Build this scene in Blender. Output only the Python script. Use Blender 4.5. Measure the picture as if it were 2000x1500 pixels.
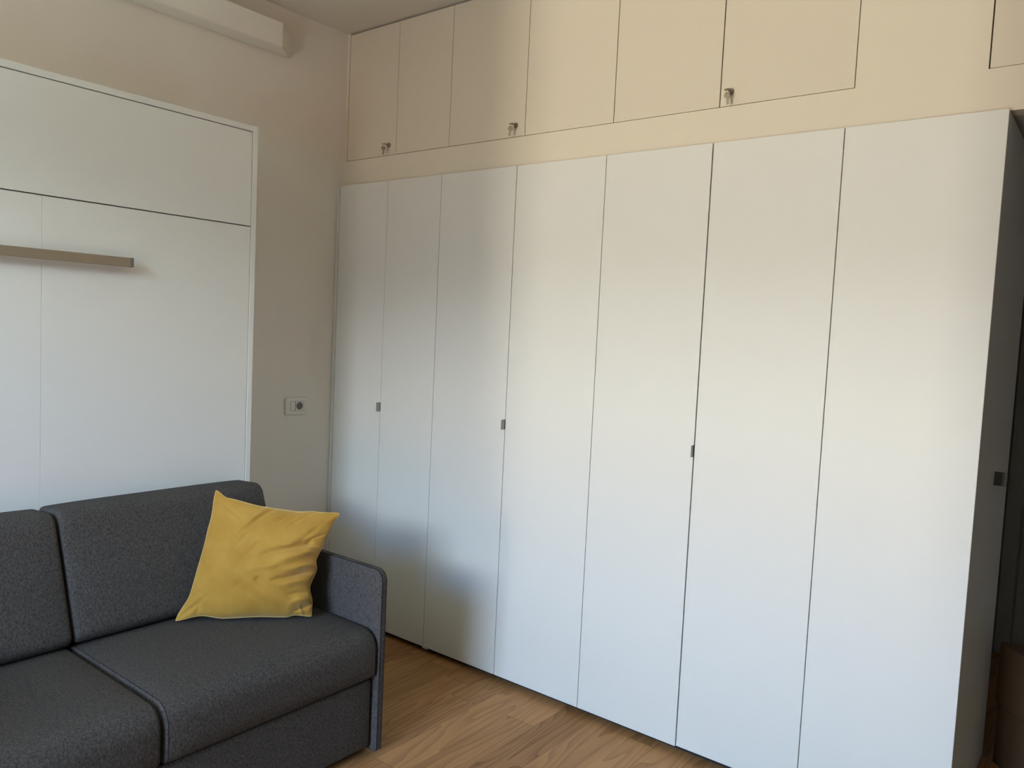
import bpy, bmesh, math, random
from mathutils import Vector, Matrix, noise

for o in list(bpy.data.objects):
    bpy.data.objects.remove(o, do_unlink=True)
SC = bpy.context.scene
COL = SC.collection
rnd = random.Random(7)

# ------------------------------------------------------------------ camera
YAW, PITCH, ROLL = 0.6626, -0.0678, 0.0471
cy_, sy_, cp_, sp_ = math.cos(YAW), math.sin(YAW), math.cos(PITCH), math.sin(PITCH)
fw = Vector((-sy_ * cp_, cy_ * cp_, sp_))
rt0 = Vector((cy_, sy_, 0))
up0 = rt0.cross(fw)
rt = math.cos(ROLL) * rt0 + math.sin(ROLL) * up0
up = -math.sin(ROLL) * rt0 + math.cos(ROLL) * up0
cam = bpy.data.cameras.new('camera')
cam.sensor_width = 36.0
cam.lens = 1535.13 / 2000 * 36.0
cam.clip_start = 0.02
co = bpy.data.objects.new('camera', cam)
COL.objects.link(co)
M = Matrix((rt, up, -fw)).transposed().to_4x4()
M.translation = Vector((3.0945, -2.5106, 1.4689))
co.matrix_world = M
SC.camera = co

# ------------------------------------------------------------------ colour management
SC.view_settings.view_transform = 'Standard'
SC.view_settings.look = 'None'
SC.view_settings.gamma = 1.0
SC.view_settings.use_curve_mapping = False
SC.view_settings.exposure = 0.0

# ------------------------------------------------------------------ world: blue sky over a warm, sunlit street
W = bpy.data.worlds.new('world')
SC.world = W
W.use_nodes = True
nt = W.node_tree
nt.nodes.clear()
wo = nt.nodes.new('ShaderNodeOutputWorld')
wb = nt.nodes.new('ShaderNodeBackground')
tc = nt.nodes.new('ShaderNodeTexCoord')
sep = nt.nodes.new('ShaderNodeSeparateXYZ')
mr = nt.nodes.new('ShaderNodeMapRange')
mr.inputs[1].default_value = -1
mr.inputs[2].default_value = 1
rp = nt.nodes.new('ShaderNodeValToRGB')
nt.links.new(tc.outputs['Generated'], sep.inputs[0])
nt.links.new(sep.outputs[2], mr.inputs[0])
nt.links.new(mr.outputs[0], rp.inputs[0])
nt.links.new(rp.outputs[0], wb.inputs[0])
nt.links.new(wb.outputs[0], wo.inputs[0])
SKY = [  # (sine of the elevation, colour): street below, shaded facades, bright hazy sky over the roofs, blue above
    (-1, (2.20, 2.75, 2.80)), (-0.522, (2.20, 2.75, 2.80)),
    (-0.478, (0.38, 0.48, 0.48)), (-0.222, (0.38, 0.48, 0.48)),
    (-0.178, (0.34, 0.08, 0.04)), (-0.022, (0.34, 0.08, 0.04)),
    (0.022, (0.03, 0.03, 0.03)), (0.098, (0.03, 0.03, 0.03)),
    (0.142, (0.02, 0.18, 0.38)), (0.198, (0.02, 0.18, 0.38)),
    (0.242, (2.90, 3.30, 3.70)), (0.308, (2.90, 3.30, 3.70)),
    (0.352, (0.50, 1.10, 2.50)), (0.428, (0.50, 1.10, 2.50)),
    (0.472, (0.03, 0.10, 0.40)), (1, (0.03, 0.10, 0.40))]
el = rp.color_ramp.elements
while len(el) > 1:
    el.remove(el[-1])
for k, (z, c) in enumerate(SKY):
    e = el[0] if k == 0 else el.new((z + 1) / 2)
    e.position = (z + 1) / 2
    e.color = (c[0] / 4.0, c[1] / 4.0, c[2] / 4.0, 1)
wb.inputs[1].default_value = 56.0

# ------------------------------------------------------------------ window opening (behind the camera) and daylight
YF = -4.2                                   # wall behind the camera
WX0, WX1, WZ0, WZ1 = 1.20, 2.62, 0.05, 2.78     # its glazed opening
XR = 4.9                                    # right wall
ZC = 2.861                                  # ceiling
pl = bpy.data.lights.new('sky_portal', 'AREA')
pl.shape = 'RECTANGLE'
pl.size = WX1 - WX0
pl.size_y = WZ1 - WZ0
pl.cycles.is_portal = True
po = bpy.data.objects.new('sky_portal', pl)
COL.objects.link(po)
po.location = ((WX0 + WX1) / 2, YF - 0.27, (WZ0 + WZ1) / 2)
po.rotation_euler = (math.radians(90), 0, 0)          # -Z of the lamp points to +Y
# sunlight thrown back by the pale building across the street
fl = bpy.data.lights.new('street_daylight', 'AREA')
fl.shape = 'RECTANGLE'
fl.size = 1.1
fl.size_y = 5.0
fl.energy = 1467
fl.color = (1.000, 0.912, 0.775)
fo = bpy.data.objects.new('street_daylight', fl)
COL.objects.link(fo)
fo.location = (1.75, -18.0, -2.0)
fo.rotation_euler = (Vector((1.9, 0, 1.6)) - fo.location).to_track_quat("-Z", "Y").to_euler()


# ------------------------------------------------------------------ materials
def mat(name, col, rough=0.5, metal=0.0, noise_amt=0.0, nscale=40, bump=0.0, bscale=200, sheen=0.0, spec=0.5):
    m = bpy.data.materials.new(name)
    m.use_nodes = True
    t = m.node_tree
    b = t.nodes['Principled BSDF']
    b.inputs['Base Color'].default_value = (*col, 1)
    b.inputs['Roughness'].default_value = rough
    b.inputs['Metallic'].default_value = metal
    b.inputs['Specular IOR Level'].default_value = spec
    if sheen:
        b.inputs['Sheen Weight'].default_value = sheen
        b.inputs['Sheen Roughness'].default_value = 0.4
    c = t.nodes.new('ShaderNodeTexCoord')
    if noise_amt:
        n = t.nodes.new('ShaderNodeTexNoise')
        n.inputs['Scale'].default_value = nscale
        n.inputs['Detail'].default_value = 4
        t.links.new(c.outputs['Object'], n.inputs['Vector'])
        mx = t.nodes.new('ShaderNodeMix')
        mx.data_type = 'RGBA'
        mx.inputs[6].default_value = (*[v * (1 - noise_amt) for v in col], 1)
        mx.inputs[7].default_value = (*[min(1, v * (1 + noise_amt)) for v in col], 1)
        t.links.new(n.outputs[0], mx.inputs[0])
        t.links.new(mx.outputs[2], b.inputs['Base Color'])
    if bump:
        n2 = t.nodes.new('ShaderNodeTexNoise')
        n2.inputs['Scale'].default_value = bscale
        n2.inputs['Detail'].default_value = 3
        t.links.new(c.outputs['Object'], n2.inputs['Vector'])
        bp = t.nodes.new('ShaderNodeBump')
        bp.inputs['Strength'].default_value = bump
        bp.inputs['Distance'].default_value = 0.002
        t.links.new(n2.outputs[0], bp.inputs['Height'])
        t.links.new(bp.outputs[0], b.inputs['Normal'])
    return m


def floor_mat():
    m = bpy.data.materials.new('oak_planks')
    m.use_nodes = True
    t = m.node_tree
    N, L = t.nodes, t.links
    b = N['Principled BSDF']
    c = N.new('ShaderNodeTexCoord')
    s = N.new('ShaderNodeSeparateXYZ')
    L.new(c.outputs['Object'], s.inputs[0])

    def mth(op, a, bb=None, cc=None):
        n = N.new('ShaderNodeMath')
        n.operation = op
        for i, v in enumerate((a, bb, cc)):
            if v is None:
                continue
            if isinstance(v, (int, float)):
                n.inputs[i].default_value = v
            else:
                L.new(v, n.inputs[i])
        return n.outputs[0]
    PW, PL = 0.1345, 1.25
    xs = mth('DIVIDE', mth('SUBTRACT', s.outputs[0], 1.1915), PW)
    ix = mth('FLOOR', xs)
    fx = mth('SUBTRACT', xs, ix)
    wn = N.new('ShaderNodeTexWhiteNoise')
    wn.noise_dimensions = '1D'
    L.new(ix, wn.inputs['W'])
    ys = mth('DIVIDE', mth('ADD', s.outputs[1], mth('MULTIPLY', wn.outputs[0], PL)), PL)
    iy = mth('FLOOR', ys)
    fy = mth('SUBTRACT', ys, iy)
    cb = N.new('ShaderNodeCombineXYZ')
    L.new(ix, cb.inputs[0])
    L.new(iy, cb.inputs[1])
    w2 = N.new('ShaderNodeTexWhiteNoise')
    w2.noise_dimensions = '2D'
    L.new(cb.outputs[0], w2.inputs['Vector'])
    # grain coordinates, shifted per plank
    gx = mth('ADD', s.outputs[0], mth('MULTIPLY', w2.outputs[0], 37.0))
    gy = mth('ADD', s.outputs[1], mth('MULTIPLY', w2.outputs[0], 91.0))
    g = N.new('ShaderNodeCombineXYZ')
    L.new(mth('MULTIPLY', gx, 1.0), g.inputs[0])
    L.new(mth('MULTIPLY', gy, 0.11), g.inputs[1])
    n1 = N.new('ShaderNodeTexNoise')        # cathedral figure
    n1.inputs['Scale'].default_value = 6.5
    n1.inputs['Detail'].default_value = 1.5
    L.new(g.outputs[0], n1.inputs['Vector'])
    ring = mth('FRACT', mth('MULTIPLY', n1.outputs[0], 16.0))
    ring = mth('POWER', ring, 2.2)
    g2 = N.new('ShaderNodeCombineXYZ')
    L.new(gx, g2.inputs[0])
    L.new(mth('MULTIPLY', gy, 0.03), g2.inputs[1])
    n2 = N.new('ShaderNodeTexNoise')        # fine pores
    n2.inputs['Scale'].default_value = 240.0
    n2.inputs['Detail'].default_value = 3
    L.new(g2.outputs[0], n2.inputs['Vector'])
    v = mth('ADD', mth('MULTIPLY', ring, -0.34), mth('MULTIPLY', mth('SUBTRACT', n2.outputs[0], 0.5), 0.55))
    v = mth('ADD', v, mth('MULTIPLY', mth('SUBTRACT', w2.outputs[0], 0.5), 0.42))
    v = mth('ADD', v, 0.66)
    r = N.new('ShaderNodeValToRGB')
    r.color_ramp.elements[0].color = (0.165, 0.070, 0.021, 1)
    r.color_ramp.elements[1].color = (0.54, 0.285, 0.118, 1)
    L.new(v, r.inputs[0])
    # joints
    ex = mth('MINIMUM', fx, mth('SUBTRACT', 1.0, fx))
    ey = mth('MINIMUM', fy, mth('SUBTRACT', 1.0, fy))
    j = mth('MAXIMUM', mth('LESS_THAN', ex, 0.007), mth('LESS_THAN', ey, 0.0010))
    mx = N.new('ShaderNodeMix')
    mx.data_type = 'RGBA'
    L.new(mth('MULTIPLY', j, 0.55), mx.inputs[0])
    L.new(r.outputs[0], mx.inputs[6])
    mx.inputs[7].default_value = (0.07, 0.035, 0.016, 1)
    L.new(mx.outputs[2], b.inputs['Base Color'])
    b.inputs['Roughness'].default_value = 0.55
    b.inputs['Specular IOR Level'].default_value = 0.3
    bp = N.new('ShaderNodeBump')
    bp.inputs['Strength'].default_value = 0.25
    bp.inputs['Distance'].default_value = 0.001
    L.new(mth('SUBTRACT', mth('MULTIPLY', n2.outputs[0], 0.3), j), bp.inputs['Height'])
    L.new(bp.outputs[0], b.inputs['Normal'])
    return m


def fabric_mat(name, dark, light, fine=900, sheen=0.1):
    """woven, heathered upholstery"""
    m = bpy.data.materials.new(name)
    m.use_nodes = True
    t = m.node_tree
    N, L = t.nodes, t.links
    b = N['Principled BSDF']
    b.inputs['Roughness'].default_value = 0.95
    b.inputs['Specular IOR Level'].default_value = 0.15
    b.inputs['Sheen Weight'].default_value = sheen
    c = N.new('ShaderNodeTexCoord')
    a = N.new('ShaderNodeTexNoise')
    a.inputs['Scale'].default_value = fine
    a.inputs['Detail'].default_value = 2
    a2 = N.new('ShaderNodeTexNoise')
    a2.inputs['Scale'].default_value = 210
    a2.inputs['Detail'].default_value = 5
    a2.inputs['Roughness'].default_value = 0.75
    mp = N.new('ShaderNodeMapping')
    mp.inputs['Scale'].default_value = (1, 1, 0.55)
    L.new(c.outputs['Object'], mp.inputs[0])
    L.new(mp.outputs[0], a2.inputs['Vector'])
    L.new(c.outputs['Object'], a.inputs['Vector'])
    ad = N.new('ShaderNodeMath')
    ad.operation = 'ADD'
    L.new(a.outputs[0], ad.inputs[0])
    L.new(a2.outputs[0], ad.inputs[1])
    r = N.new('ShaderNodeValToRGB')
    mr_ = N.new('ShaderNodeMapRange')
    mr_.inputs[1].default_value = 0.80
    mr_.inputs[2].default_value = 1.20
    L.new(ad.outputs[0], mr_.inputs[0])
    r.color_ramp.elements[0].color = (*dark, 1)
    r.color_ramp.elements[1].color = (*light, 1)
    L.new(mr_.outputs[0], r.inputs[0])
    L.new(r.outputs[0], b.inputs['Base Color'])
    bp = N.new('ShaderNodeBump')
    bp.inputs['Strength'].default_value = 0.35
    bp.inputs['Distance'].default_value = 0.001
    L.new(ad.outputs[0], bp.inputs['Height'])
    L.new(bp.outputs[0], b.inputs['Normal'])
    return m


MT = dict(
    wall=mat('cream_wall_paint', (0.85, 0.79, 0.71), 0.85, noise_amt=0.02, nscale=3, bump=0.15, bscale=120, spec=0.25),
    bulkhead=mat('cream_plaster', (0.73, 0.655, 0.535), 0.8, noise_amt=0.02, nscale=3, bump=0.15, bscale=120, spec=0.25),
    wall_plain=mat('wall_paint', (0.60, 0.55, 0.48), 0.9, noise_amt=0.02, nscale=3, spec=0.2),
    wall_right=mat('wall_paint_darkened', (0.20, 0.18, 0.16), 0.9, noise_amt=0.03, nscale=3, spec=0.2),  # unseen wall, darkened so it bounces less light into the hall
    hall=mat('hall_paint_dimmed', (0.40, 0.42, 0.41), 0.9, noise_amt=0.03, nscale=3, spec=0.2),  # the hall's shade is put into this darker colour
    ceil=mat('ceiling_paint', (0.74, 0.655, 0.57), 0.9, noise_amt=0.02, nscale=4, spec=0.2),
    cupboard=mat('cream_lacquer', (0.70, 0.62, 0.50), 0.6, noise_amt=0.015, nscale=5, spec=0.3),
    white=mat('white_laminate', (0.72, 0.71, 0.665), 0.48, noise_amt=0.012, nscale=6, spec=0.4),
    bed=mat('white_melamine', (0.78, 0.775, 0.74), 0.5, noise_amt=0.01, nscale=6, spec=0.4),
    carc=mat('carcass_grey', (0.16, 0.15, 0.14), 0.8, noise_amt=0.03),
    side=mat('white_laminate_lightened', (0.80, 0.84, 0.86), 0.5, noise_amt=0.012, nscale=6, spec=0.4),  # door white with extra brightness in the colour, for the dim end face
    steel=mat('brushed_steel', (0.36, 0.355, 0.33), 0.38, 1.0, noise_amt=0.05, nscale=80),
    bronze=mat('bronze_aluminium', (0.33, 0.26, 0.185), 0.5, 0.35, noise_amt=0.06, nscale=30),
    cap=mat('grey_plastic', (0.15, 0.15, 0.13), 0.5, noise_amt=0.03),
    plastic=mat('white_plastic', (0.80, 0.765, 0.70), 0.4, noise_amt=0.01),
    dark=mat('black_plastic', (0.02, 0.02, 0.02), 0.5, noise_amt=0.05),
    tab=mat('dark_steel', (0.07, 0.07, 0.068), 0.5, noise_amt=0.04),
    key=mat('nickel', (0.34, 0.30, 0.22), 0.35, 1.0, noise_amt=0.05, nscale=90),
    sofa=fabric_mat('charcoal_weave', (0.026, 0.0235, 0.021), (0.120, 0.108, 0.098), sheen=0.0),
    arm=fabric_mat('blue_grey_weave', (0.034, 0.031, 0.030), (0.118, 0.107, 0.102), sheen=0.0),
    pipe=fabric_mat('dark_piping', (0.012, 0.011, 0.010), (0.035, 0.032, 0.030), sheen=0.0),
    card=mat('brown_cardboard', (0.13, 0.068, 0.03), 0.85, noise_amt=0.12, nscale=25, bump=0.1),
    tape=mat('teal_print', (0.02, 0.10, 0.085), 0.6, noise_amt=0.1),
    brass=mat('pale_seam', (0.58, 0.38, 0.11), 0.8, noise_amt=0.05),
    glass=None,
)


def velvet():
    m = bpy.data.materials.new('mustard_velvet')
    m.use_nodes = True
    t = m.node_tree
    N, L = t.nodes, t.links
    b = N['Principled BSDF']
    b.inputs['Roughness'].default_value = 0.8
    b.inputs['Specular IOR Level'].default_value = 0.2
    b.inputs['Sheen Weight'].default_value = 0.75
    b.inputs['Sheen Roughness'].default_value = 0.45
    b.inputs['Sheen Tint'].default_value = (1.0, 0.86, 0.5, 1)
    c = N.new('ShaderNodeTexCoord')
    n = N.new('ShaderNodeTexNoise')
    n.inputs['Scale'].default_value = 9
    n.inputs['Detail'].default_value = 5
    n.inputs['Roughness'].default_value = 0.6
    L.new(c.outputs['Object'], n.inputs['Vector'])
    r = N.new('ShaderNodeValToRGB')
    r.color_ramp.elements[0].position = 0.3
    r.color_ramp.elements[1].position = 0.7
    r.color_ramp.elements[0].color = (0.39, 0.200, 0.026, 1)
    r.color_ramp.elements[1].color = (0.51, 0.285, 0.052, 1)
    L.new(n.outputs[0], r.inputs[0])
    L.new(r.outputs[0], b.inputs['Base Color'])
    n2 = N.new('ShaderNodeTexNoise')
    n2.inputs['Scale'].default_value = 700
    L.new(c.outputs['Object'], n2.inputs['Vector'])
    bp = N.new('ShaderNodeBump')
    bp.inputs['Strength'].default_value = 0.15
    bp.inputs['Distance'].default_value = 0.001
    L.new(n2.outputs[0], bp.inputs['Height'])
    L.new(bp.outputs[0], b.inputs['Normal'])
    return m


MT['velvet'] = velvet()
MT['oak'] = floor_mat()


def glass_mat():
    m = bpy.data.materials.new('window_glass')
    m.use_nodes = True
    t = m.node_tree
    t.nodes.clear()
    o = t.nodes.new('ShaderNodeOutputMaterial')
    a = t.nodes.new('ShaderNodeBsdfTransparent')
    a.inputs[0].default_value = (0.96, 0.98, 0.97, 1)
    g = t.nodes.new('ShaderNodeBsdfGlossy')
    g.inputs['Roughness'].default_value = 0.02
    x = t.nodes.new('ShaderNodeMixShader')
    x.inputs[0].default_value = 0.06
    t.links.new(a.outputs[0], x.inputs[1])
    t.links.new(g.outputs[0], x.inputs[2])
    t.links.new(x.outputs[0], o.inputs[0])
    return m


MT['glass'] = glass_mat()


# ------------------------------------------------------------------ mesh helpers
def add_box(bm, x0, x1, y0, y1, z0, z1, bev=0.0, seg=2):
    v = [bm.verts.new((x, y, z)) for x in (x0, x1) for y in (y0, y1) for z in (z0, z1)]
    f = [(0, 1, 3, 2), (4, 6, 7, 5), (0, 4, 5, 1), (2, 3, 7, 6), (0, 2, 6, 4), (1, 5, 7, 3)]
    fs = [bm.faces.new([v[i] for i in q]) for q in f]
    if bev:
        es = {e for q in fs for e in q.edges}
        bmesh.ops.bevel(bm, geom=list(es), offset=bev, segments=seg, profile=0.5, affect='EDGES')


def add_tube(bm, pts, r, n=8, closed=False, cap=True):
    pts = [Vector(p) for p in pts]
    rings = []
    prev = None
    for i, p in enumerate(pts):
        a = pts[i - 1] if (i > 0 or closed) else p
        b = pts[(i + 1) % len(pts)] if (i < len(pts) - 1 or closed) else p
        d = (b - a).normalized()
        u = prev if prev is not None else (Vector((0, 0, 1)) if abs(d.z) < 0.9 else Vector((1, 0, 0)))
        u = (u - d * u.dot(d)).normalized()
        prev = u
        w = d.cross(u)
        rings.append([bm.verts.new(p + r * (math.cos(2 * math.pi * k / n) * u + math.sin(2 * math.pi * k / n) * w)) for k in range(n)])
    m = len(rings)
    for i in range(m if closed else m - 1):
        A, B = rings[i], rings[(i + 1) % m]
        for k in range(n):
            bm.faces.new((A[k], A[(k + 1) % n], B[(k + 1) % n], B[k]))
    if cap and not closed:
        bm.faces.new(rings[0][::-1])
        bm.faces.new(rings[-1])


def add_cyl(bm, p, axis, r, length, n=20, bev=0.0):
    """disc or cylinder starting at p and running along axis"""
    p = Vector(p)
    d = Vector(axis).normalized()
    u = d.orthogonal().normalized()
    w = d.cross(u)
    prof = [(r, 0), (r, length - bev), (r - bev, length)] if bev else [(r, 0), (r, length)]
    rings = [[bm.verts.new(p + d * h + q * (math.cos(2 * math.pi * k / n) * u + math.sin(2 * math.pi * k / n) * w)) for k in range(n)] for q, h in prof]
    for A, B in zip(rings, rings[1:]):
        for k in range(n):
            bm.faces.new((A[k], A[(k + 1) % n], B[(k + 1) % n], B[k]))
    bm.faces.new(rings[0][::-1])
    bm.faces.new(rings[-1])


def fillet(pts, radii, n=7):
    out = []
    m = len(pts)
    for i in range(m):
        p = Vector(pts[i])
        a = Vector(pts[i - 1])
        b = Vector(pts[(i + 1) % m])
        r = radii[i]
        if r <= 0:
            out.append(p)
            continue
        d1 = (a - p).normalized()
        d2 = (b - p).normalized()
        ang = math.acos(max(-1, min(1, d1.dot(d2))))
        t = r / math.tan(ang / 2)
        c = p + (d1 + d2).normalized() * (r / math.sin(ang / 2))
        s, e = p + d1 * t - c, p + d2 * t - c
        tot = math.acos(max(-1, min(1, s.dot(e) / (r * r))))
        sg = 1 if s.x * e.y - s.y * e.x > 0 else -1
        for k in range(n + 1):
            q = sg * tot * k / n
            out.append(c + Vector((s.x * math.cos(q) - s.y * math.sin(q), s.x * math.sin(q) + s.y * math.cos(q))))
    return out


def densify(pts, step):
    out = []
    for i, p in enumerate(pts):
        q = pts[(i + 1) % len(pts)]
        k = max(1, int((q - p).length / step))
        for j in range(k):
            out.append(p.lerp(q, j / k))
    return out


def shrink(pts, d):
    m = len(pts)
    area = sum(pts[i].x * pts[(i + 1) % m].y - pts[(i + 1) % m].x * pts[i].y for i in range(m))
    sg = 1 if area > 0 else -1
    out = []
    for i in range(m):
        t = (pts[(i + 1) % m] - pts[i - 1]).normalized()
        out.append(pts[i] + sg * d * Vector((-t.y, t.x)))
    return out


def add_loft(bm, prof, y0, y1, r, nmid=10, crown=None):
    """extrude an x-z profile along y with softly rounded end edges; crown(pt, t) gives a 2-D offset"""
    secs = []
    K = 4
    for k in range(K + 1):
        a = math.pi / 2 * k / K
        secs.append((y0 + r * (1 - math.sin(a)), r * (1 - math.cos(a))) if False else (y0 + r * (1 - math.cos(a)), r * (1 - math.sin(a))))
    for k in range(1, nmid):
        secs.append((y0 + r + (y1 - y0 - 2 * r) * k / nmid, 0))
    for k in range(K, -1, -1):
        a = math.pi / 2 * k / K
        secs.append((y1 - r * (1 - math.cos(a)), r * (1 - math.sin(a))))
    rings = []
    for y, d in secs:
        q = shrink(prof, d) if d > 1e-6 else prof
        t = (y - y0) / (y1 - y0)
        ring = []
        for p in q:
            o = crown(p, t) if crown else Vector((0, 0))
            ring.append(bm.verts.new((p.x + o.x, y, p.y + o.y)))
        rings.append(ring)
    n = len(prof)
    for A, B in zip(rings, rings[1:]):
        for k in range(n):
            bm.faces.new((A[k], A[(k + 1) % n], B[(k + 1) % n], B[k]))
    bm.faces.new(rings[0][::-1])
    bm.faces.new(rings[-1])


def obj(name, bm, m, parent=None, smooth=False):
    bmesh.ops.recalc_face_normals(bm, faces=bm.faces[:])
    me = bpy.data.meshes.new(name)
    bm.to_mesh(me)
    bm.free()
    me.materials.append(MT[m] if isinstance(m, str) else m)
    o = bpy.data.objects.new(name, me)
    COL.objects.link(o)
    if smooth:
        me.shade_smooth()
        if smooth != 'all':
            me.set_sharp_from_angle(angle=math.radians(smooth))
    if parent:
        o.parent = parent
        o.matrix_parent_inverse = Matrix.Translation(-world_loc(parent))
    return o


def world_loc(o):
    v = Vector(o.location)
    return v if o.parent is None else v + Vector((0, 0, 0))


def thing(name, label, cat, loc, group=None):
    o = bpy.data.objects.new(name, None)
    o.empty_display_size = 0.1
    COL.objects.link(o)
    o.location = loc
    return tag(o, label, cat, group)


def tag(o, label, cat, group=None):
    o['label'] = label
    o['category'] = cat
    if group:
        o['group'] = group
    return o


def struct(name, bm, m, label=None, parent=None, smooth=False):
    o = obj(name, bm, m, parent, smooth)
    if parent is None:
        o['kind'] = 'structure'
    return o


def boxes(*bs, bev=0.0, seg=2):
    bm = bmesh.new()
    for b in bs:
        add_box(bm, *b, bev=bev, seg=seg)
    return bm


# ================================================================== THE SETTING
YU = 0.0378          # plane of the upper cupboards
ZTOP = 2.13          # top of the wardrobe
ZUB = 2.2531         # bottom edge of the upper doors
UTOP = 2.853
XS = 2.790           # free end of the wardrobe
YH = 2.0             # end of the little hall

struct('floor', boxes((-0.2, XR + 0.2, YF - 0.45, YH + 0.2, -0.12, 0.0)), 'oak')
struct('ceiling', boxes((-0.2, XR + 0.2, YF - 0.25, 0.45, ZC, ZC + 0.15)), 'ceil')
struct('wall_left', boxes((-0.2, 0.0, YF - 0.25, YH + 0.2, 0.0, ZC)), 'wall')
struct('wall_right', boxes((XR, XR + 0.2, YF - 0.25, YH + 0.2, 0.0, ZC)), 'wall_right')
# plastered bulkhead above the wardrobe and over the hall: band, slivers, the part between the cupboards
struct('wall_back', boxes(
    (0.0, XR, YU, 0.10, ZTOP + 0.0025, ZUB),
    (0.0, 0.0185, YU, 0.45, ZUB, ZC),
    (2.3755, 2.7262, YU, 0.45, ZUB, ZC),
    (3.36, XR, YU, 0.45, ZUB, ZC),
    (0.0185, 2.3755, 0.085, 0.45, ZUB, ZC),
    (2.7262, 3.36, 0.085, 0.45, ZUB, ZC)), 'bulkhead')
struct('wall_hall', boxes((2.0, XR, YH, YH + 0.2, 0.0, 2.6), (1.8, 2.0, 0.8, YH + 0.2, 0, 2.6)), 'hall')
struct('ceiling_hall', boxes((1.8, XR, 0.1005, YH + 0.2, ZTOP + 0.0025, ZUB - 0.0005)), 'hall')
# wall with the window, behind the camera
struct('wall_front', boxes(
    (0.0, WX0, YF - 0.25, YF, 0.0, ZC), (WX1, XR, YF - 0.25, YF, 0.0, ZC),
    (WX0, WX1, YF - 0.25, YF, WZ1, ZC), (WX0, WX1, YF - 0.25, YF, 0.0, WZ0)), 'wall_plain')
fb = boxes((WX0, WX0 + 0.05, YF - 0.16, YF - 0.10, WZ0, WZ1), (WX1 - 0.05, WX1, YF - 0.16, YF - 0.10, WZ0, WZ1),
           (WX0 + 0.05, WX1 - 0.05, YF - 0.16, YF - 0.10, WZ1 - 0.06, WZ1), (WX0 + 0.05, WX1 - 0.05, YF - 0.16, YF - 0.10, WZ0, WZ0 + 0.07), bev=0.004)
win = struct('window_1', fb, 'white')
obj('pane', boxes((WX0 + 0.05, WX1 - 0.05, YF - 0.135, YF - 0.129, WZ0 + 0.07, WZ1 - 0.06)), 'glass', win)
# hall door in the end wall: casing and leaf
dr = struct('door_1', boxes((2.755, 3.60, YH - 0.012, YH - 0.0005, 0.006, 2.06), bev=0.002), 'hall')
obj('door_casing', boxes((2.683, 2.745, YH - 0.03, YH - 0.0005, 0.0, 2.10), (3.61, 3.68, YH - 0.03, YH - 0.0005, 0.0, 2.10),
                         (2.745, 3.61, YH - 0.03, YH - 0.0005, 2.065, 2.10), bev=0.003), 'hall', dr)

# boxed-in duct under the ceiling on the left wall, with a slanted end
bm = bmesh.new()
sec = [(0.001, -0.291), (0.095, -0.400), (0.095, -3.2), (0.001, -3.2)]
lo = [bm.verts.new((x, y, 2.649)) for x, y in sec]
hi = [bm.verts.new((x, y, 2.756)) for x, y in sec]
bm.faces.new(lo[::-1])
bm.faces.new(hi)
for i in range(4):
    bm.faces.new((lo[i], lo[(i + 1) % 4], hi[(i + 1) % 4], hi[i]))
bmesh.ops.bevel(bm, geom=[e for e in bm.edges], offset=0.003, segments=2, affect='EDGES')
tag(obj('duct_cover', bm, 'wall'), 'long white boxed-in duct cover with slanted end, high on the left wall', 'duct cover')

# ================================================================== WARDROBE
XD = [0.0229, 0.3605, 0.6968, 1.1092, 1.5270, 1.9432, 2.3656, XS]
GAP = [0.0012, 0.0010, 0.0012, 0.0013, 0.0011, 0.0019, 0.0012, 0.0]
ZB = 0.030
wd = thing('wardrobe', 'wide white built-in wardrobe with seven tall doors and small steel pulls', 'wardrobe', (1.4, 0.38, 0))
obj('carcass', boxes((0.03, XS - 0.018, 0.0215, 0.76, 0.034, ZTOP - 0.002)), 'carc', wd)
obj('under_door_shade', boxes((0.03, XS - 0.02, 0.046, 0.74, 0.0, 0.0335)), 'dark', wd)  # black block added to deepen the shadow under the doors
obj('filler_strip', boxes((0.0035, XD[0] - 0.0014, -0.002, 0.020, ZB, ZTOP - 0.001), bev=0.001), 'white', wd)


def pull(x, z, parent, side=1, L=0.017):
    """steel edge pull standing out of the seam: folded plate with a short flange"""
    bm = boxes((x - 0.0013, x + 0.0007, -L, 0.0, z - 0.020, z + 0.020), bev=0.0005, seg=1)
    return obj('door_pull', bm, 'steel', parent)


for i in range(7):
    a, b = XD[i] + GAP[i], XD[i + 1] - GAP[i + 1]
    d = obj('door', boxes((a, b, 0.0, 0.0195, ZB + (0.004 if i == 5 else 0), ZTOP - 0.0012), bev=0.0016), 'white', wd)
    if i in (0, 2, 4):
        dz = 1.0845
        bm = bmesh.new()
        add_box(bm, b - 0.0016, b + 0.0004, -0.024 if i < 4 else -0.018, 0.004, dz - 0.0205, dz + 0.0205, bev=0.0005, seg=1)
        obj('door_pull', bm, 'steel', d)
# little bottom guide under the second seam
obj('bottom_guide', boxes((0.690, 0.722, 0.003, 0.018, 0.021, ZB - 0.0005), bev=0.001), 'side', wd)
# closet doors on the free end, facing the hall
for k, (y0, y1) in enumerate(((0.0215, 0.3840), (0.3870, 0.760))):
    d = obj('side_door', boxes((XS - 0.0175, XS - 0.0005, y0, y1, 0.018, ZTOP - 0.002), bev=0.0015), 'side', wd)
    if k == 0:
        obj('door_pull', boxes((XS - 0.004, XS + 0.033, 0.3842, 0.3862, 1.052, 1.096), bev=0.0005, seg=1), 'tab', d)

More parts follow.
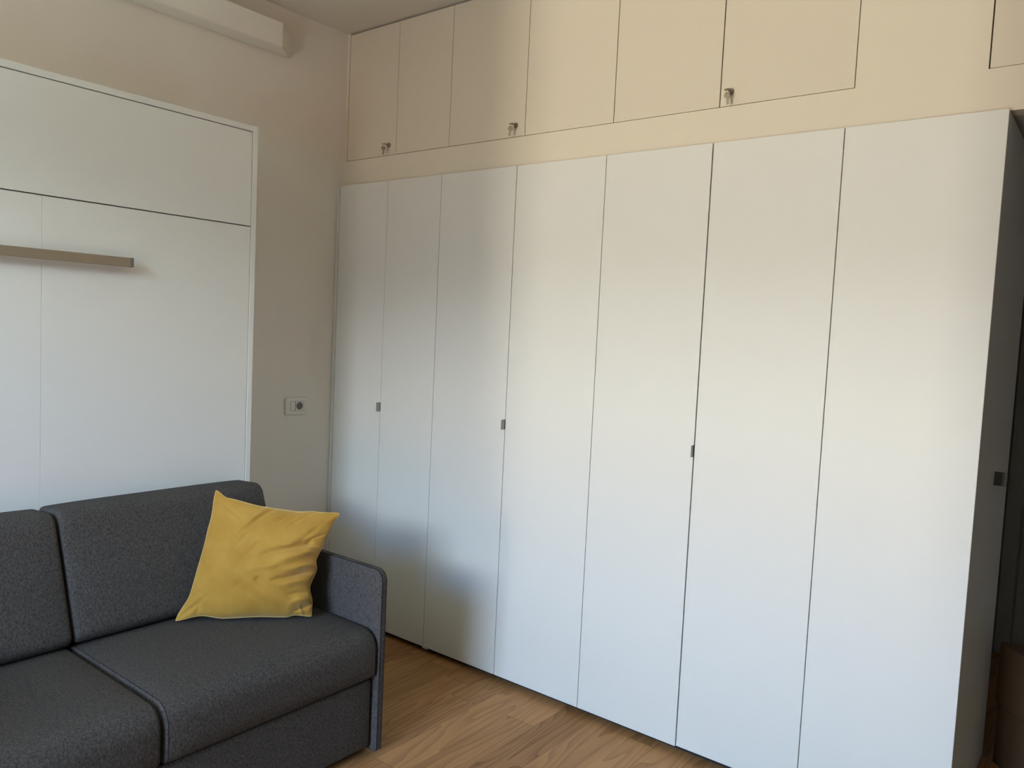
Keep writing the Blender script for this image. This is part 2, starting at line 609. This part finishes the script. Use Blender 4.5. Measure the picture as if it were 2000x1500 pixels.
# ================================================================== CUPBOARDS ABOVE
UX = [0.0201, 0.3615, 0.6955, 1.1107, 1.5248, 1.9399, 2.3741]
UG = [0.0010, 0.0012, 0.0011, 0.0012, 0.0014, 0.0018, 0.0012]
cb = thing('wall_cupboard', 'row of six flush cream cupboard doors above the wardrobe, under the ceiling', 'cupboard', (1.2, 0.08, ZUB))
obj('back_board', boxes((0.019, 2.3752, 0.060, 0.084, ZUB + 0.0005, UTOP + 0.006)), 'carc', cb)
LOCKS = {0: 0.3161, 2: 1.0643, 5: 1.9777}
LZ = 2.3005
for i in range(6):
    d = obj('door', boxes((UX[i] + UG[i], UX[i + 1] - UG[i + 1], YU + (0.0 if i != 0 else 0.0004), 0.0585, ZUB + 0.0022, UTOP), bev=0.0013), 'cupboard', cb)
    if i in LOCKS:
        bm = bmesh.new()
        add_cyl(bm, (LOCKS[i], YU + 0.002, LZ), (0, -1, 0), 0.0105, 0.007, 24, 0.002)
        add_cyl(bm, (LOCKS[i], YU - 0.004, LZ), (0, -1, 0), 0.0070, 0.005, 20, 0.001)
        obj('lock', bm, 'key', d, smooth=30)
cb2 = thing('wall_cupboard', 'single flush cream cupboard door over the hall opening, at the top right corner', 'cupboard', (3.04, 0.08, ZUB))
obj('back_board', boxes((2.7268, 3.3595, 0.060, 0.084, ZUB + 0.0005, UTOP + 0.006)), 'carc', cb2)
obj('door', boxes((2.7300, 3.357, YU, 0.0585, ZUB + 0.0016, UTOP), bev=0.0013), 'cupboard', cb2)


def key_set(x, z, label, swing):
    """key in the lock, its ring and the spare hanging from it"""
    t = thing('key', label, 'key', (x, YU - 0.0095, z), 'keys left in the upper cupboard locks')
    y0 = YU - 0.0095
    bm = boxes((x - 0.0035, x + 0.0035, y0 - 0.009, y0 + 0.0085, z - 0.0008, z + 0.0008))
    add_cyl(bm, (x, y0 - 0.019, z - 0.0009), (0, 0, 1), 0.0115, 0.0018, 22)
    obj('inserted_key', bm, 'key', t)
    cx, cyy, cz = x, y0 - 0.024, z - 0.007
    bm = bmesh.new()
    add_tube(bm, [(cx + 0.004 * math.sin(a) * 0.3, cyy + 0.0075 * math.sin(a), cz + 0.0085 * math.cos(a)) for a in [2 * math.pi * k / 20 for k in range(20)]], 0.0008, 6, closed=True)
    obj('key_ring', bm, 'key', t, smooth='all')
    # hanging spare: round bow above a blade, in the x-z plane, slightly swung
    bm = bmesh.new()
    kz = cz - 0.013
    add_cyl(bm, (x, cyy + 0.0009, kz), (0, -1, 0), 0.0105, 0.0018, 22)
    add_box(bm, x - 0.0036, x + 0.0036, cyy - 0.0008, cyy + 0.0008, kz - 0.030, kz - 0.008)
    for k in range(4):
        add_box(bm, x + 0.0036, x + 0.0046, cyy - 0.0008, cyy + 0.0008, kz - 0.029 + k * 0.005, kz - 0.0265 + k * 0.005)
    bmesh.ops.rotate(bm, verts=bm.verts[:], cent=(x, cyy, cz), matrix=Matrix.Rotation(swing[0], 3, 'Z') @ Matrix.Rotation(swing[1], 3, 'Y'))
    obj('hanging_key', bm, 'key', t, smooth=30)


key_set(LOCKS[0], LZ, 'small nickel key in the lock of the cupboard door nearest the left wall', (0.95, 0.02))
key_set(LOCKS[2], LZ, 'small nickel key in the lock of the third cupboard door from the left', (0.62, 0.10))
key_set(LOCKS[5], LZ, 'small nickel key in the lock of the sixth cupboard door, turned flat to view', (0.05, -0.12))

# ================================================================== WALL BED
XB = 0.36
BY0, BY1 = -2.265, -0.6864
BZ = 2.2132
bed = thing('wall_bed', 'white upright fold-away wall bed cabinet behind the grey sofa', 'wall bed', (0.18, -1.475, 0))
T = 0.0215
obj('side_panel', boxes((0.002, XB, BY1 - T, BY1, 0.0, BZ), bev=0.0012), 'bed', bed)
obj('side_panel', boxes((0.002, XB, BY0, BY0 + T, 0.0, BZ), bev=0.0012), 'bed', bed)
obj('top_panel', boxes((0.002, XB, BY0 + T + 0.0004, BY1 - T - 0.0004, BZ - 0.0225, BZ - 0.0008), bev=0.0010), 'bed', bed)
obj('carcass', boxes((0.004, XB - 0.026, BY0 + T + 0.001, BY1 - T - 0.001, 0.0, BZ - 0.024)), 'carc', bed)
YI0, YI1 = BY0 + T + 0.002, BY1 - T - 0.0022
obj('upper_panel', boxes((XB - 0.024, XB - 0.002, YI0, YI1, 1.8285, BZ - 0.0255), bev=0.0010), 'bed', bed)
obj('bed_front', boxes((XB - 0.024, XB - 0.002, YI0, -1.4598, 0.32, 1.8242), bev=0.0006), 'bed', bed)
bf = obj('bed_front', boxes((XB - 0.024, XB - 0.002, -1.4592, YI1, 0.32, 1.8242), bev=0.0006), 'bed', bed)
# pull bar: bronze box section, grey end caps, two stand-offs
HZ = 1.6392
hb = obj('pull_bar', boxes((XB + 0.018, XB + 0.040, -1.754, -1.1960, HZ - 0.0152, HZ + 0.0152), bev=0.001), 'bronze', bed)
obj('end_cap', boxes((XB + 0.0172, XB + 0.0406, -1.1958, -1.1855, HZ - 0.0157, HZ + 0.0157), bev=0.001), 'cap', hb)
obj('end_cap', boxes((XB + 0.0172, XB + 0.0406, -1.7645, -1.7542, HZ - 0.0157, HZ + 0.0157), bev=0.001), 'cap', hb)
for y in (-1.24, -1.71):
    obj('stand_off', boxes((XB - 0.002, XB + 0.018, y - 0.012, y + 0.012, HZ - 0.009, HZ + 0.009)), 'cap', hb)

# ================================================================== SOFA
YC = -1.4755
sofa = thing('sofa', 'charcoal grey fabric sofa with thin panel arms in front of the wall bed', 'sofa', (0.78, YC, 0))


def sofa_y(a, b, mirror):
    return (a, b) if not mirror else (2 * YC - b, 2 * YC - a)


# base
pr = densify(fillet([(0.46, 0.032), (1.166, 0.032), (1.166, 0.272), (0.46, 0.272)], [0.012, 0.012, 0.012, 0.012], 4), 0.06)
bm = bmesh.new()
add_loft(bm, pr, 2 * YC + 0.7335, -0.7335, 0.008, 14)
obj('base', bm, 'sofa', sofa, smooth='all')
for x in (0.52, 1.10):
    for y in (-0.79, 2 * YC + 0.79):
        bm = bmesh.new()
        add_cyl(bm, (x, y, 0.0), (0, 0, 1), 0.022, 0.034, 16, 0.002)
        obj('foot', bm, 'dark', sofa, smooth=30)
# seats
SEAT = densify(fillet([(0.50, 0.279), (1.186, 0.279), (1.186, 0.441), (0.50, 0.441)], [0.02, 0.022, 0.062, 0.02], 9), 0.03)


def seat_crown(p, t):
    e = max(0.0, 1 - abs(2 * t - 1) ** 6)
    zz = max(0.0, min(1.0, (p.y - 0.36) / 0.08))
    xx = max(0.0, min(1.0, (p.x - 1.10) / 0.09))
    sag = 0.012 * e * zz * math.sin(math.pi * max(0, min(1, (p.x - 0.5) / 0.72)))
    return Vector((0.005 * e * xx * (1 if p.y > 0.3 else 0.3), sag))


def end_piping(bm, prof, y, crown, t, r=0.0028, off=0.0):
    pts = []
    q = shrink(prof, off) if off else prof
    for p in q:
        o = crown(p, t) if crown else Vector((0, 0))
        pts.append((p.x + o.x, y, p.y + o.y))
    add_tube(bm, pts, r, 6, closed=True)


for mir in (False, True):
    y0, y1 = sofa_y(YC + 0.0045, -0.7315, mir)
    bm = bmesh.new()
    add_loft(bm, SEAT, y0, y1, 0.012, 16, seat_crown)
    s = obj('seat_cushion', bm, 'sofa', sofa, smooth='all')
    for y, t in ((y0 + 0.0085, 0.01), (y1 - 0.0085, 0.99)):
        bm = bmesh.new()
        end_piping(bm, SEAT, y, seat_crown, t, 0.0013, 0.0010)
        obj('piping', bm, 'pipe', s, smooth='all')
# backs
BACK = densify(fillet([(0.372, 0.445), (0.672, 0.452), (0.526, 0.842), (0.372, 0.832)], [0.02, 0.035, 0.050, 0.012], 9), 0.03)


def back_crown(p, t):
    e = max(0.0, 1 - abs(2 * t - 1) ** 5)
    k = max(0.0, min(1.0, (p.x - 0.46) / 0.08))
    return Vector((0.014 * e * k * math.sin(math.pi * max(0, min(1, (p.y - 0.42) / 0.42))), 0.004 * e * (1 if p.y > 0.78 else 0)))


for mir in (False, True):
    y0, y1 = sofa_y(YC + 0.0042, -0.7400, mir)
    bm = bmesh.new()
    add_loft(bm, BACK, y0, y1, 0.014, 16, back_crown)
    if mir:
        bmesh.ops.translate(bm, verts=bm.verts[:], vec=(0, 0, -0.004))
    obj('back_cushion', bm, 'sofa', sofa, smooth='all')
# arms
ARM = densify(fillet([(0.372, 0.016), (1.190, 0.016), (1.190, 0.646), (0.372, 0.640)], [0.012, 0.014, 0.038, 0.03], 8), 0.05)
for mir in (False, True):
    y0, y1 = sofa_y(-0.7255, -0.7000, mir)
    bm = bmesh.new()
    add_loft(bm, ARM, y0, y1, 0.007, 3)
    a = obj('armrest', bm, 'arm', sofa, smooth='all')
    for y in (y0 + 0.0035, y1 - 0.0035):
        bm = bmesh.new()
        end_piping(bm, ARM, y, None, 0, 0.0018, 0.0012)
        obj('piping', bm, 'pipe', a, smooth='all')

# ================================================================== YELLOW CUSHION
BL, BR = Vector((0.684, -1.170, 0.460)), Vector((0.965, -0.838, 0.462))
TL, TR = Vector((0.605, -0.985, 0.858)), Vector((0.962, -0.726, 0.801))
nrm = ((BR - BL).cross(TL - BL)).normalized()
if nrm.dot(Vector((3.09, -2.5, 1.47)) - BL) < 0:
    nrm = -nrm


def interp(tab, v):
    for (a, p), (b, q) in zip(tab, tab[1:]):
        if a <= v <= b:
            s = (v - a) / (b - a)
            s = s * s * (3 - 2 * s)
            return p + (q - p) * s
    return tab[-1][1]


RIGHT = [(-1, 0.0), (-0.8, 0.03), (-0.42, 0.14), (-0.12, 0.11), (0.06, 0.16), (0.35, 0.12), (0.7, 0.075), (1, 0)]
LEFT = [(-1, 0.0), (-0.6, 0.095), (0.0, 0.085), (0.5, 0.06), (1, 0)]
TOP = [(-1, 0), (-0.78, 0.085), (-0.2, 0.125), (0.3, 0.11), (0.65, 0.05), (1, 0)]
BOT = [(-1, 0), (-0.65, 0.06), (-0.3, 0.01), (0.2, 0.02), (0.62, 0.0), (0.75, 0.03), (1, 0)]
FOLDS = [  # (u0,v0,u1,v1,width,amp)
    (-0.10, 1.0, -0.50, 0.42, 0.055, 0.0075), (0.00, 1.0, -0.42, 0.40, 0.05, -0.005),
    (0.25, 1.0, -0.10, 0.55, 0.06, 0.004),
    (0.75, 0.34, 0.02, 0.06, 0.085, -0.014), (0.85, 0.16, 0.20, -0.10, 0.09, 0.011),
    (0.98, -0.16, 0.30, -0.38, 0.055, -0.017), (1.0, -0.04, 0.45, -0.18, 0.07, 0.013), (0.95, -0.36, 0.45, -0.46, 0.08, 0.010),
    (1.0, -0.78, 0.66, -0.98, 0.045, -0.022), (1.0, -0.66, 0.60, -0.80, 0.08, 0.012),
    (0.98, 0.9, 0.66, 0.30, 0.06, 0.007), (0.90, 0.75, 0.55, 0.25, 0.07, -0.006),
    (-0.98, -0.98, -0.66, -0.66, 0.07, -0.008), (-0.98, 0.98, -0.80, 0.66, 0.06, -0.005),
    (-0.72, -1.0, -0.74, -0.78, 0.05, -0.007), (-0.2, -0.45, 0.25, -0.75, 0.07, -0.003), (0.1, -0.35, 0.55, -0.72, 0.06, -0.004),
    (-0.3, 0.42, -0.5, 0.05, 0.04, -0.003), (0.62, 0.98, 0.30, 0.62, 0.035, -0.004), (0.40, 0.98, 0.16, 0.66, 0.035, 0.0035),
    (-0.80, 0.80, -0.45, 0.60, 0.04, 0.003), (0.96, 0.55, 0.70, 0.36, 0.03, -0.006), (0.99, 0.28, 0.66, 0.24, 0.035, 0.006),
    (0.92, -0.58, 0.58, -0.62, 0.04, -0.006), (0.86, -0.98, 0.80, -0.80, 0.03, 0.008), (-0.92, -0.60, -0.70, -0.45, 0.05, 0.003),
    (0.30, -0.10, -0.12, -0.22, 0.05, 0.003), (-0.05, 0.30, -0.30, -0.05, 0.045, -0.0025), (0.48, 0.30, 0.12, 0.24, 0.035, 0.0035),
]


def fold(u, v):
    s = 0
    for u0, v0, u1, v1, w, a in FOLDS:
        du, dv = u1 - u0, v1 - v0
        L2 = du * du + dv * dv
        t = ((u - u0) * du + (v - v0) * dv) / L2
        tc_ = max(0, min(1, t))
        d2 = (u - u0 - tc_ * du) ** 2 + (v - v0 - tc_ * dv) ** 2
        fade = (1 - tc_) ** 0.7 if t < 1 else 0.0
        s += 1.6 * a * fade * math.exp(-d2 / (w * w * 0.7))
    return s


def pil_pt(u, v, side):
    a, b = interp(LEFT, v), interp(RIGHT, v)
    c, d = interp(BOT, u), interp(TOP, u)
    uu = -1 + a + (u + 1) / 2 * (2 - a - b)
    vv = -1 + c + (v + 1) / 2 * (2 - c - d)
    s, t = (uu + 1) / 2, (vv + 1) / 2
    p = BL * (1 - s) * (1 - t) + BR * s * (1 - t) + TL * (1 - s) * t + TR * s * t
    prof = max(0, (1 - u * u)) ** 0.55 * max(0, (1 - v * v)) ** 0.55
    env = min(1.0, 5 * (1 - max(abs(u), abs(v)))) 
    w = fold(u, v) * (0.25 + 0.75 * env)
    n3 = noise.noise(Vector((u * 2.3, v * 2.3, 1.7))) * 0.004 + noise.noise(Vector((u * 6, v * 6, 4.2))) * 0.0018
    if side > 0:
        return p + nrm * ((0.072 + 0.016 * u - 0.012 * v) * prof + w + n3 * env)
    return p - nrm * (0.040 * prof)


NP = 170
bm = bmesh.new()
G = {}
for side in (1, -1):
    for i in range(NP + 1):
        for j in range(NP + 1):
            edge = i in (0, NP) or j in (0, NP)
            if edge and side < 0:
                G[side, i, j] = G[1, i, j]
                continue
            u = math.sin(math.pi / 2 * (2 * i / NP - 1)) * 0.35 + (2 * i / NP - 1) * 0.65
            v = math.sin(math.pi / 2 * (2 * j / NP - 1)) * 0.35 + (2 * j / NP - 1) * 0.65
            G[side, i, j] = bm.verts.new(pil_pt(u, v, side))
for side in (1, -1):
    for i in range(NP):
        for j in range(NP):
            bm.faces.new((G[side, i, j], G[side, i + 1, j], G[side, i + 1, j + 1], G[side, i, j + 1]))
pil = tag(obj('cushion', bm, 'velvet', smooth='all'), 'mustard yellow velvet cushion leaning in the corner of the grey sofa', 'cushion')
ring = []
for i in range(NP):
    ring.append((i, 0))
for j in range(NP):
    ring.append((NP, j))
for i in range(NP, 0, -1):
    ring.append((i, NP))
for j in range(NP, 0, -1):
    ring.append((0, j))
bm = bmesh.new()
pp = []
for i, j in ring:
    u = math.sin(math.pi / 2 * (2 * i / NP - 1)) * 0.35 + (2 * i / NP - 1) * 0.65
    v = math.sin(math.pi / 2 * (2 * j / NP - 1)) * 0.35 + (2 * j / NP - 1) * 0.65
    pp.append(pil_pt(u, v, 1))
add_tube(bm, pp, 0.0015, 6, closed=True)
obj('piping', bm, 'brass', pil, smooth='all')

# ================================================================== SOCKET ON THE LEFT WALL
PY, PZ = -0.2098, 1.0645
so = thing('wall_socket', 'white wall socket plate between the wall bed and the wardrobe', 'socket', (0.0, PY, PZ))


def plate_prof(w, h, r):
    return fillet([(-w / 2, -h / 2), (w / 2, -h / 2), (w / 2, h / 2), (-w / 2, h / 2)], [r] * 4, 5)


def add_plate(bm, cy0, cz0, w, h, r, x0, x1, bev=0.002):
    secs = [(x0, 0), (x1 - bev, 0), (x1, bev)]
    pr_ = plate_prof(w, h, r)
    rings = []
    for x, d in secs:
        q = shrink(pr_, d) if d else pr_
        rings.append([bm.verts.new((x, cy0 + p.x, cz0 + p.y)) for p in q])
    n = len(pr_)
    for A, B in zip(rings, rings[1:]):
        for k in range(n):
            bm.faces.new((A[k], A[(k + 1) % n], B[(k + 1) % n], B[k]))
    bm.faces.new(rings[0][::-1])
    bm.faces.new(rings[-1])


bm = bmesh.new()
add_plate(bm, PY, PZ, 0.124, 0.0835, 0.010, 0.0005, 0.010, 0.003)
obj('cover_plate', bm, 'plastic', so, smooth=35)
bm = bmesh.new()
add_plate(bm, PY + 0.004, PZ, 0.0745, 0.0465, 0.001, 0.0100, 0.0104, 0.0002)
obj('surround', bm, 'cap', so)
bm = bmesh.new()
add_plate(bm, PY - 0.0205, PZ, 0.0235, 0.0445, 0.001, 0.0104, 0.0118, 0.0008)
obj('blank_module', bm, 'plastic', so, smooth=35)
# socket insert: square face with a round well
bm = bmesh.new()
cyy, czz = PY + 0.0165, PZ
n = 40
sq = []
for k in range(n):
    a = 2 * math.pi * k / n
    c, s = math.cos(a), math.sin(a)
    q = 0.0222 / max(abs(c), abs(s))
    sq.append((c * q, s * q))
r0 = [bm.verts.new((0.0104, cyy + x, czz + y)) for x, y in sq]
r1 = [bm.verts.new((0.0120, cyy + x, czz + y)) for x, y in sq]
r2 = [bm.verts.new((0.0120, cyy + 0.0190 * math.cos(2 * math.pi * k / n), czz + 0.0190 * math.sin(2 * math.pi * k / n))) for k in range(n)]
r3 = [bm.verts.new((0.0078, cyy + 0.0180 * math.cos(2 * math.pi * k / n), czz + 0.0180 * math.sin(2 * math.pi * k / n))) for k in range(n)]
for A, B in ((r0, r1), (r1, r2), (r2, r3)):
    for k in range(n):
        bm.faces.new((A[k], A[(k + 1) % n], B[(k + 1) % n], B[k]))
bm.faces.new(r3)
ins = obj('socket_insert', bm, 'plastic', so, smooth=35)
bm = bmesh.new()
for q in (-0.0095, 0.0, 0.0095):
    add_cyl(bm, (0.0079, cyy + q, czz), (1, 0, 0), 0.0026, 0.0004, 14)
obj('pin_holes', bm, 'dark', ins)
for dz in (0.0145, -0.0172):
    obj('earth_contact', boxes((0.0080, 0.0105, cyy - 0.002, cyy + 0.002, czz + dz, czz + dz + 0.0027)), 'steel', ins)

# ================================================================== CARDBOARD BOXES IN THE HALL
A0 = Vector((2.813, 0.760, 0))
e1 = Vector((0.097, -0.130, 0)).normalized()     # near left face
e2 = Vector((e1.y * -1, e1.x, 0))                # away from the camera


def carton(z0, z1, label, shift):
    t = thing('cardboard_box', label, 'box', A0 + e1 * 0.2 + e2 * 0.15 + Vector((0, 0, z0)), 'cardboard boxes stacked in the hall')
    o0 = A0 + e1 * shift + e2 * shift

    def quad_box(u0, u1, v0, v1, za, zb, bev=0.0):
        bm = bmesh.new()
        add_box(bm, u0, u1, v0, v1, za, zb, bev=bev)
        for vv in bm.verts:
            p = o0 + e1 * vv.co.x + e2 * vv.co.y
            vv.co = Vector((p.x, p.y, vv.co.z))
        return bm
    obj('carton_body', quad_box(0, 0.42, 0, 0.32, z0, z1 - 0.004, 0.003), 'card', t)
    obj('flap', quad_box(0.002, 0.418, 0.002, 0.158, z1 - 0.004, z1, 0.001), 'card', t)
    obj('flap', quad_box(0.002, 0.418, 0.162, 0.318, z1 - 0.004, z1, 0.001), 'card', t)
    obj('printed_mark', quad_box(0.19, 0.30, -0.0006, 0.0, z0 + 0.06, z0 + 0.15), 'tape', t)


carton(0.0, 0.222, 'brown cardboard box standing on the hall floor under another box', 0.006)
carton(0.223, 0.440, 'brown cardboard box stacked on top of the other box in the dark hall', 0.0)
